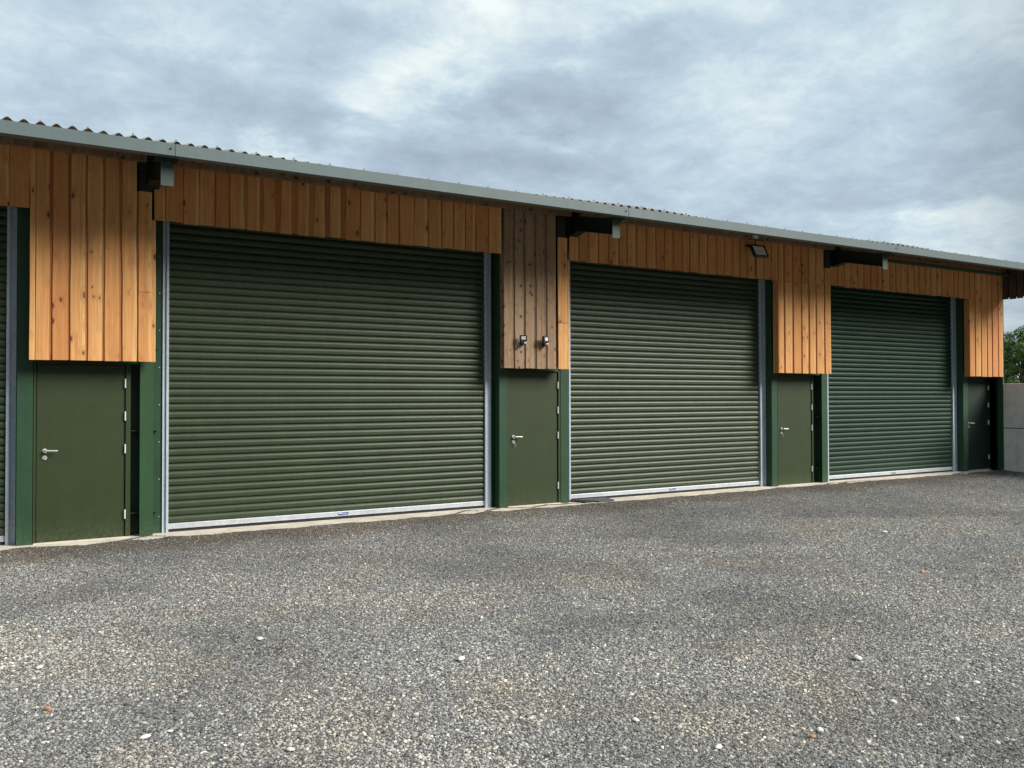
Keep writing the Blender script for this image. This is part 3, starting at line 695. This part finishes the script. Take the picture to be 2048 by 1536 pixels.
# loose gravel: one object, stones instanced on the visible part of the yard
def gravel():
    v = []; f = []; dens = []
    st = .12
    xs_ = np.arange(-1.5, 21.6, st); ys_ = np.arange(-11.0, .42, st)
    ok = {}
    def inside(x, y):
        dx, dy = x-CAM.x, y-CAM.y; dep = dx*F.x+dy*F.y
        if dep < 2.2: return False
        lat = dx*Rt.x+dy*Rt.y
        return abs(lat) < dep*.62+.9 and dep > 2.6
    idx = {}
    for i, x in enumerate(xs_):
        for j, y in enumerate(ys_):
            if not inside(x, y): continue
            q = []
            for (a, b) in ((0, 0), (1, 0), (1, 1), (0, 1)):
                X, Y = x+a*st, y+b*st; k_ = (i+a, j+b)
                if k_ not in idx:
                    idx[k_] = len(v); v.append((X, Y, gz(X, Y)))
                    dep = (X-CAM.x)*F.x+(Y-CAM.y)*F.y
                    vis = 1.0
                    if gz(X, Y) < -.004 and Y > .08: vis = 0.0
                    dens.append(vis*max(1300, min(6000, 6000*(6.0/dep)**1.1)))
                q.append(idx[k_])
            f.append(tuple(q))
    me = bpy.data.meshes.new('gravel'); me.from_pydata(v, [], f)
    at = me.attributes.new('dens', 'FLOAT', 'POINT'); at.data.foreach_set('value', dens)
    o = bpy.data.objects.new('gravel', me); COL.objects.link(o); me.materials.append(M['stone'])
    ng = bpy.data.node_groups.new('gravel_scatter', 'GeometryNodeTree'); g = NT(ng)
    ng.interface.new_socket('Geometry', in_out='INPUT', socket_type='NodeSocketGeometry'); ng.interface.new_socket('Geometry', in_out='OUTPUT', socket_type='NodeSocketGeometry')
    gi = g.n('NodeGroupInput'); gout = g.n('NodeGroupOutput')
    an = g.n('GeometryNodeInputNamedAttribute', data_type='FLOAT'); an.inputs['Name'].default_value = 'dens'
    dp = g.n('GeometryNodeDistributePointsOnFaces'); ng.links.new(gi.outputs[0], dp.inputs['Mesh']); ng.links.new(an.outputs[0], dp.inputs['Density'])
    join = g.n('GeometryNodeGeometryToInstance')
    for s in range(7):
        ico = g.n('GeometryNodeMeshIcoSphere'); ico.inputs['Radius'].default_value = 1.0; ico.inputs['Subdivisions'].default_value = 2 if s < 4 else 1
        pos = g.n('GeometryNodeInputPosition')
        vor = g.n('ShaderNodeTexVoronoi', voronoi_dimensions='4D', feature='F1'); vor.inputs['Scale'].default_value = .75; vor.inputs['W'].default_value = s*3.7+.3
        ng.links.new(pos.outputs[0], vor.inputs['Vector'])
        sub_ = g.n('ShaderNodeVectorMath', operation='SUBTRACT'); ng.links.new(vor.outputs['Color'], sub_.inputs[0]); sub_.inputs[1].default_value = (.5, .5, .5)
        sc = g.n('ShaderNodeVectorMath', operation='SCALE'); ng.links.new(sub_.outputs[0], sc.inputs[0]); sc.inputs['Scale'].default_value = .55
        sp = g.n('GeometryNodeSetPosition'); ng.links.new(ico.outputs[0], sp.inputs[0]); ng.links.new(sc.outputs[0], sp.inputs['Offset'])
        tr = g.n('GeometryNodeTransform'); ng.links.new(sp.outputs[0], tr.inputs[0]); tr.inputs['Scale'].default_value = (1.0, .6+.08*s, .42+.05*s)
        sm = g.n('GeometryNodeSetMaterial'); ng.links.new(tr.outputs[0], sm.inputs[0]); sm.inputs['Material'].default_value = M['stone']
        ng.links.new(sm.outputs[0], join.inputs[0])
    ip = g.n('GeometryNodeInstanceOnPoints'); ng.links.new(dp.outputs[0], ip.inputs['Points']); ng.links.new(join.outputs[0], ip.inputs['Instance']); ip.inputs['Pick Instance'].default_value = True
    ri = g.n('FunctionNodeRandomValue', data_type='INT'); ri.inputs['Min'].default_value = 0 if 'Min' in ri.inputs else 0
    for s_ in ri.inputs:
        if s_.type == 'INT' and s_.name == 'Min': s_.default_value = 0
        if s_.type == 'INT' and s_.name == 'Max': s_.default_value = 6
    ng.links.new([q for q in ri.outputs if q.type == 'INT'][0], ip.inputs['Instance Index'])
    rr = g.n('FunctionNodeRandomValue', data_type='FLOAT_VECTOR'); rr.inputs[0].default_value = (-.45, -.45, 0); rr.inputs[1].default_value = (.45, .45, 6.28)
    ng.links.new(rr.outputs[0], ip.inputs['Rotation'])
    rs = g.n('FunctionNodeRandomValue', data_type='FLOAT')
    fl = [s_ for s_ in rs.inputs if s_.type == 'VALUE']; fl[0].default_value = 0.0; fl[1].default_value = 1.0
    pw = g.m('POWER', [q for q in rs.outputs if q.type == 'VALUE'][0], 4.0)
    ng.links.new(g.m('MULTIPLY_ADD', pw, .0085, .0052), ip.inputs['Scale'])
    ng.links.new(ip.outputs[0], gout.inputs[0])
    md = o.modifiers.new('scatter', 'NODES'); md.node_group = ng
    tag(o, 'loose grey angular gravel stones covering the yard', None, None, 'stuff')
gravel()

# larger stones lying on the gravel
def stone(x, y, r, label, mt='pale', sq=.55, group=None, rz=None):
    bm = bmesh.new(); bmesh.ops.create_icosphere(bm, subdivisions=2, radius=r)
    ph = [random.uniform(0, 6) for _ in range(3)]
    for vv in bm.verts:
        c = vv.co; k_ = 1+.22*math.sin(c.x/r*2.3+ph[0])*math.cos(c.y/r*2+ph[1])+.14*math.sin(c.z/r*3+ph[2])
        vv.co = Vector((c.x*1.15*k_, c.y*.8*k_, c.z*sq*k_))
    me = bpy.data.meshes.new('stone'); bm.to_mesh(me); bm.free(); me.materials.append(M[mt])
    me.polygons.foreach_set('use_smooth', [True]*len(me.polygons)); me.set_sharp_from_angle(angle=R_(25))
    o = bpy.data.objects.new('stone', me); COL.objects.link(o)
    o.location = (x, y, gz(x, y)+r*sq*.55+.004); o.rotation_euler = (0, 0, rz if rz is not None else random.uniform(0, 6))
    tag(o, label, 'stone', group); return o
STONES = []   # filled below from measured places
def on_ground(u, v_):
    dd = F+R2*((u-1024)/1705.8)-U2*((v_-768)/1705.8); t = (-.03-CAM.z)/dd.z; q = CAM+dd*t; return q.x, q.y
for u, v_, px, lab, mt in ((922, 1322, 9, 'cream pebble, biggest and brightest near the middle of the gravel yard', 'pale'),
        (520, 1278, 7, 'pale pebble left of the biggest cream one', 'pale'),
        (1641, 1459, 9, 'whitish flat pebble beside a rust coloured one', 'pale'),
        (1625, 1470, 7, 'rust coloured pebble touching the whitish flat one', 'rust'),
        (291, 1472, 9, 'white pebble low in the left corner of the yard', 'pale'),
        (94, 1419, 9, 'orange tinted pebble near the lower left edge', 'rust'),
        (1716, 1318, 9, 'long white flint right of the middle of the yard', 'pale'),
        (1786, 1402, 7, 'creamy pebble near the lower right, in front of the long white flint', 'pale'),
        (1437, 1494, 8, 'yellowish pebble at the very bottom, right of centre', 'pale'),
        (1845, 1143, 6, 'small pinkish stone in the wheel track towards the far wall', 'rust'),
        (1770, 1067, 5, 'small white stone in front of the bluish green shutter', 'pale')):
    x, y = on_ground(u, v_); dep = (x-CAM.x)*F.x+(y-CAM.y)*F.y
    stone(x, y, px*dep/1705.8*.95, lab, mt)
rs = random.Random(5); k_ = 0
while k_ < 12:
    u, v_ = rs.uniform(20, 2030), 1060+470*rs.random()**.7
    x, y = on_ground(u, v_)
    if y > -.5: continue
    stone(x, y, rs.uniform(.011, .02), 'small pale flint lying loose among the grey gravel', 'pale', .6, 'pale flints scattered over the gravel'); k_ += 1

# dark flat slab lying on the threshold under the middle shutter
t = empty('access_cover', (8.25, .2, 0), 'dark grey flat cover lying at the foot of the shutter under the floodlight', 'cover')
mb = MB(); mb.prism([(8.02, .39), (8.62, .37), (8.56, .02), (8.22, .0)], .006, .026, 'z'); mb.build('cover_plate', M['slate'], t, .003)
mb = MB(); mb.prism([(7.86, .36), (8.06, .39), (8.24, .05), (8.0, .06)], .008, .022, 'z'); mb.build('side_plate', M['rubber'], t, .003)

# ------------------------------------------------------------------ concrete block wall at the far end
cw = empty('concrete_wall', (19.9, -2, 0), 'pale grey precast concrete block wall at the right end of the yard', 'wall')
for row in range(2):
    z0 = -.08 if row == 0 else .972; z1 = .960 if row == 0 else 1.99
    y = .11; offs = [1.6]*5 if row == 0 else [1.6]*5
    for i, L_ in enumerate(offs):
        mb = MB(); mb.box(19.785, 20.35, y-L_+.004, y-.004, z0, z1); mb.build('block', M['wall'], cw, .012); y -= L_
mb = MB(); mb.box(19.79, 20.34, -7.85, .1, .955, .976); mb.build('mortar_bed', M['rubber'], cw)

# ------------------------------------------------------------------ lamps
def security_light(x, z, turn, label):
    t = empty('security_light', (x, -.01, z), label, 'light', 'small black security lights on the weathered boards')
    def part(mb, nm, mt, bev=.002, tr=None):
        o = mb.build(nm, mt if isinstance(mt, list) else M[mt], t, bev)
        return o
    mb = MB(); mb.box(x+.005, x+.055, -.012, .012, z-.11, z-.04); mb.tube([(x+.03, -.01, z-.075), (x+.03, -.05, z-.06), (x+.02, -.06, z-.02)], .008, 8); part(mb, 'mounting_bracket', 'black')
    # head as a box turned about z
    def rotp(px, py, pz):
        c, s = math.cos(turn), math.sin(turn); return (x+.01+px*c-py*s, -.075+px*s+py*c, z+pz)
    def rbox(x0, x1, y0, y1, z0, z1):
        b = MB(); b.box(x0, x1, y0, y1, z0, z1); b.v = [rotp(*q) for q in b.v]; return b
    part(rbox(-.056, .056, -.022, .022, -.044, .044), 'lamp_head', 'black', .004)
    part(rbox(-.034, .034, -.0245, -.021, -.025, .025), 'lamp_glass', 'lens', .001)
    mb = MB(); mb.tube([(x+.02, -.03, z-.085), (x+.02, -.075, z-.085)], .024, 14); mb.box(x-.004, x+.044, -.05, -.02, z-.11, z-.06); part(mb, 'sensor_housing', 'black', .002)
    mb = MB(); mb.box(x+.028, x+.062, -.078, -.04, z-.081, z-.062); part(mb, 'sensor_lens', 'white', .003)
security_light(6.750, 2.605, R_(-22), 'small black security light, left of the pair, lamp head turned aside')
security_light(7.150, 2.600, R_(14), 'small black security light, right of the pair, lamp head facing the yard')

t = empty('floodlight', (11.62, 0, 4.4), 'black square floodlight tilted down under the eaves above the middle shutter', 'floodlight')
def frot(px, py, pz, cx=11.70, cy=-.20, cz=4.345):
    a = R_(-30); c, s = math.cos(a), math.sin(a); y2 = py*c-pz*s; z2 = py*s+pz*c
    b = R_(-8); x3 = px*math.cos(b)-y2*math.sin(b); y3 = px*math.sin(b)+y2*math.cos(b); return (cx+x3, cy+y3, cz+z2)
def fb(x0, x1, y0, y1, z0, z1, nm, mt, bev=.003):
    b = MB(); b.box(x0, x1, y0, y1, z0, z1); b.v = [frot(*q) for q in b.v]; return b.build(nm, M[mt], t, bev)
# the lamp looks down and outwards: glass on its front (-y) side
b = MB()
for q in ((-.15, .15, -.01, .03, -.13, -.108), (-.15, .15, -.01, .03, .108, .13), (-.15, -.128, -.01, .03, -.108, .108), (.128, .15, -.01, .03, -.108, .108)): b.box(*q)
b.box(-.14, .14, .03, .055, -.12, .12)
for i in range(9): b.box(-.12+i*.028, -.114+i*.028, .055, .08, -.10, .10)
b.v = [frot(*q) for q in b.v]; b.build('housing', M['black'], t, .003)
fb(-.128, .128, .008, .016, -.108, .108, 'reflector', 'refl', 0)
fb(-.06, .06, .000, .007, -.05, .02, 'lamp_chip', 'lens', .001)
mb = MB(); mb.tube([frot(-.158, .02, 0), (11.545, -.10, 4.44), (11.545, -.03, 4.46)], .009, 6); mb.tube([frot(.158, .02, 0), (11.86, -.10, 4.40), (11.86, -.03, 4.43)], .009, 6); mb.box(11.54, 11.87, -.03, -.002, 4.43, 4.465)
mb.build('bracket', M['black'], t)
mb = MB(); mb.box(11.63, 11.73, -.06, -.0765+.0, 4.58, 4.66); mb.v = [(q[0], q[1]-.03 if q[1] > -.07 else q[1]-.06, q[2]) for q in mb.v]; mb.build('junction_box', M['white'], t, .006)
mb = MB(); mb.tube([(11.70, -.08, 4.58), (11.73, -.06, 4.50), (11.78, -.05, 4.42), (11.80, -.02, 4.30), (11.80, -.012, 3.90)], .006, 6); mb.build('cable', M['black'], t)

# ------------------------------------------------------------------ trees beyond
def tree(x, y, h, r, label, seed, nleaf=9000, mt=None):
    rg = np.random.RandomState(seed); rnd = random.Random(seed)
    t = empty('tree', (x, y, -.04), label, 'tree', 'trees behind the concrete wall')
    mb = MB(); mb.tube([(x, y, -.1), (x+.1, y, h*.3), (x, y+.1, h*.6), (x+.05, y, h*.9)], [.22, .17, .1, .03], 8)
    cl_ = []
    for i in range(22):
        a = rnd.uniform(0, 6.28); zz = h*rnd.uniform(.12, .86); rr = r*math.sin(min(1, (1-zz/h)*1.5+.12)*1.57)*rnd.uniform(.35, .92)
        p = (x+math.cos(a)*rr, y+math.sin(a)*rr, zz+.4); cl_.append(p); mb.tube([(x, y, max(.3, zz-.7)), ((x+p[0])/2, (y+p[1])/2, zz), p], [.07, .045, .012], 5)
    cl_ += [(x+rnd.uniform(-.4, .4), y+rnd.uniform(-.4, .4), h*q) for q in (.75, .85, .93, 1.0)]
    mb.build('trunk', M['bark'], t)
    cl_ = np.array(cl_); k2 = rg.randint(0, len(cl_), nleaf); cr = rg.uniform(.35, .85, len(cl_))*r/2.6
    dv = rg.normal(size=(nleaf, 3)); dv /= np.linalg.norm(dv, axis=1)[:, None]; rad = rg.uniform(.35, 1, nleaf)**.5
    c = cl_[k2]+dv*(cr[k2]*rad)[:, None]*np.array([1, 1, .85])
    c[:, 2] = np.maximum(c[:, 2], .15)
    s = rg.uniform(.05, .10, nleaf)[:, None]
    a = rg.normal(size=(nleaf, 3)); a /= np.linalg.norm(a, axis=1)[:, None]; b2 = np.cross(a, dv+rg.normal(size=(nleaf, 3))*.3); b2 /= np.linalg.norm(b2, axis=1)[:, None]
    V = np.stack([c-a*s, c-b2*s*.6, c+a*s, c+b2*s*.6], 1).reshape(-1, 3)
    me = bpy.data.meshes.new('crown'); me.from_pydata(V.tolist(), [], np.arange(nleaf*4).reshape(-1, 4).tolist())
    at = me.attributes.new('leaf', 'FLOAT', 'POINT'); at.data.foreach_set('value', np.repeat(np.clip(rg.uniform(.0, 1, nleaf)*.6+(np.array(rg.uniform(0, .4, len(cl_))))[k2], 0, 1), 4))
    me.materials.append(mt or M['leaf'])
    o = bpy.data.objects.new('crown', me); COL.objects.link(o); o.parent = t; o.matrix_parent_inverse = world_of(t).inverted()
M['leaf'] = m_leaf('green_leaves', (.04, .085, .018), (.13, .21, .045))
M['leaf2'] = m_leaf('dark_leaves', (.025, .058, .022), (.08, .14, .045))
tree(55.6, 19.0, 5.3, 2.6, 'round green tree just above the concrete wall, right of the building corner', 1, 14000)
tree(60.5, 21.5, 6.0, 3.0, 'darker tree half hidden behind the building corner post', 2, 14000, M['leaf2'])
tree(60.5, 18.0, 5.4, 2.8, 'broad tree standing furthest right behind the concrete wall', 3, 12000)
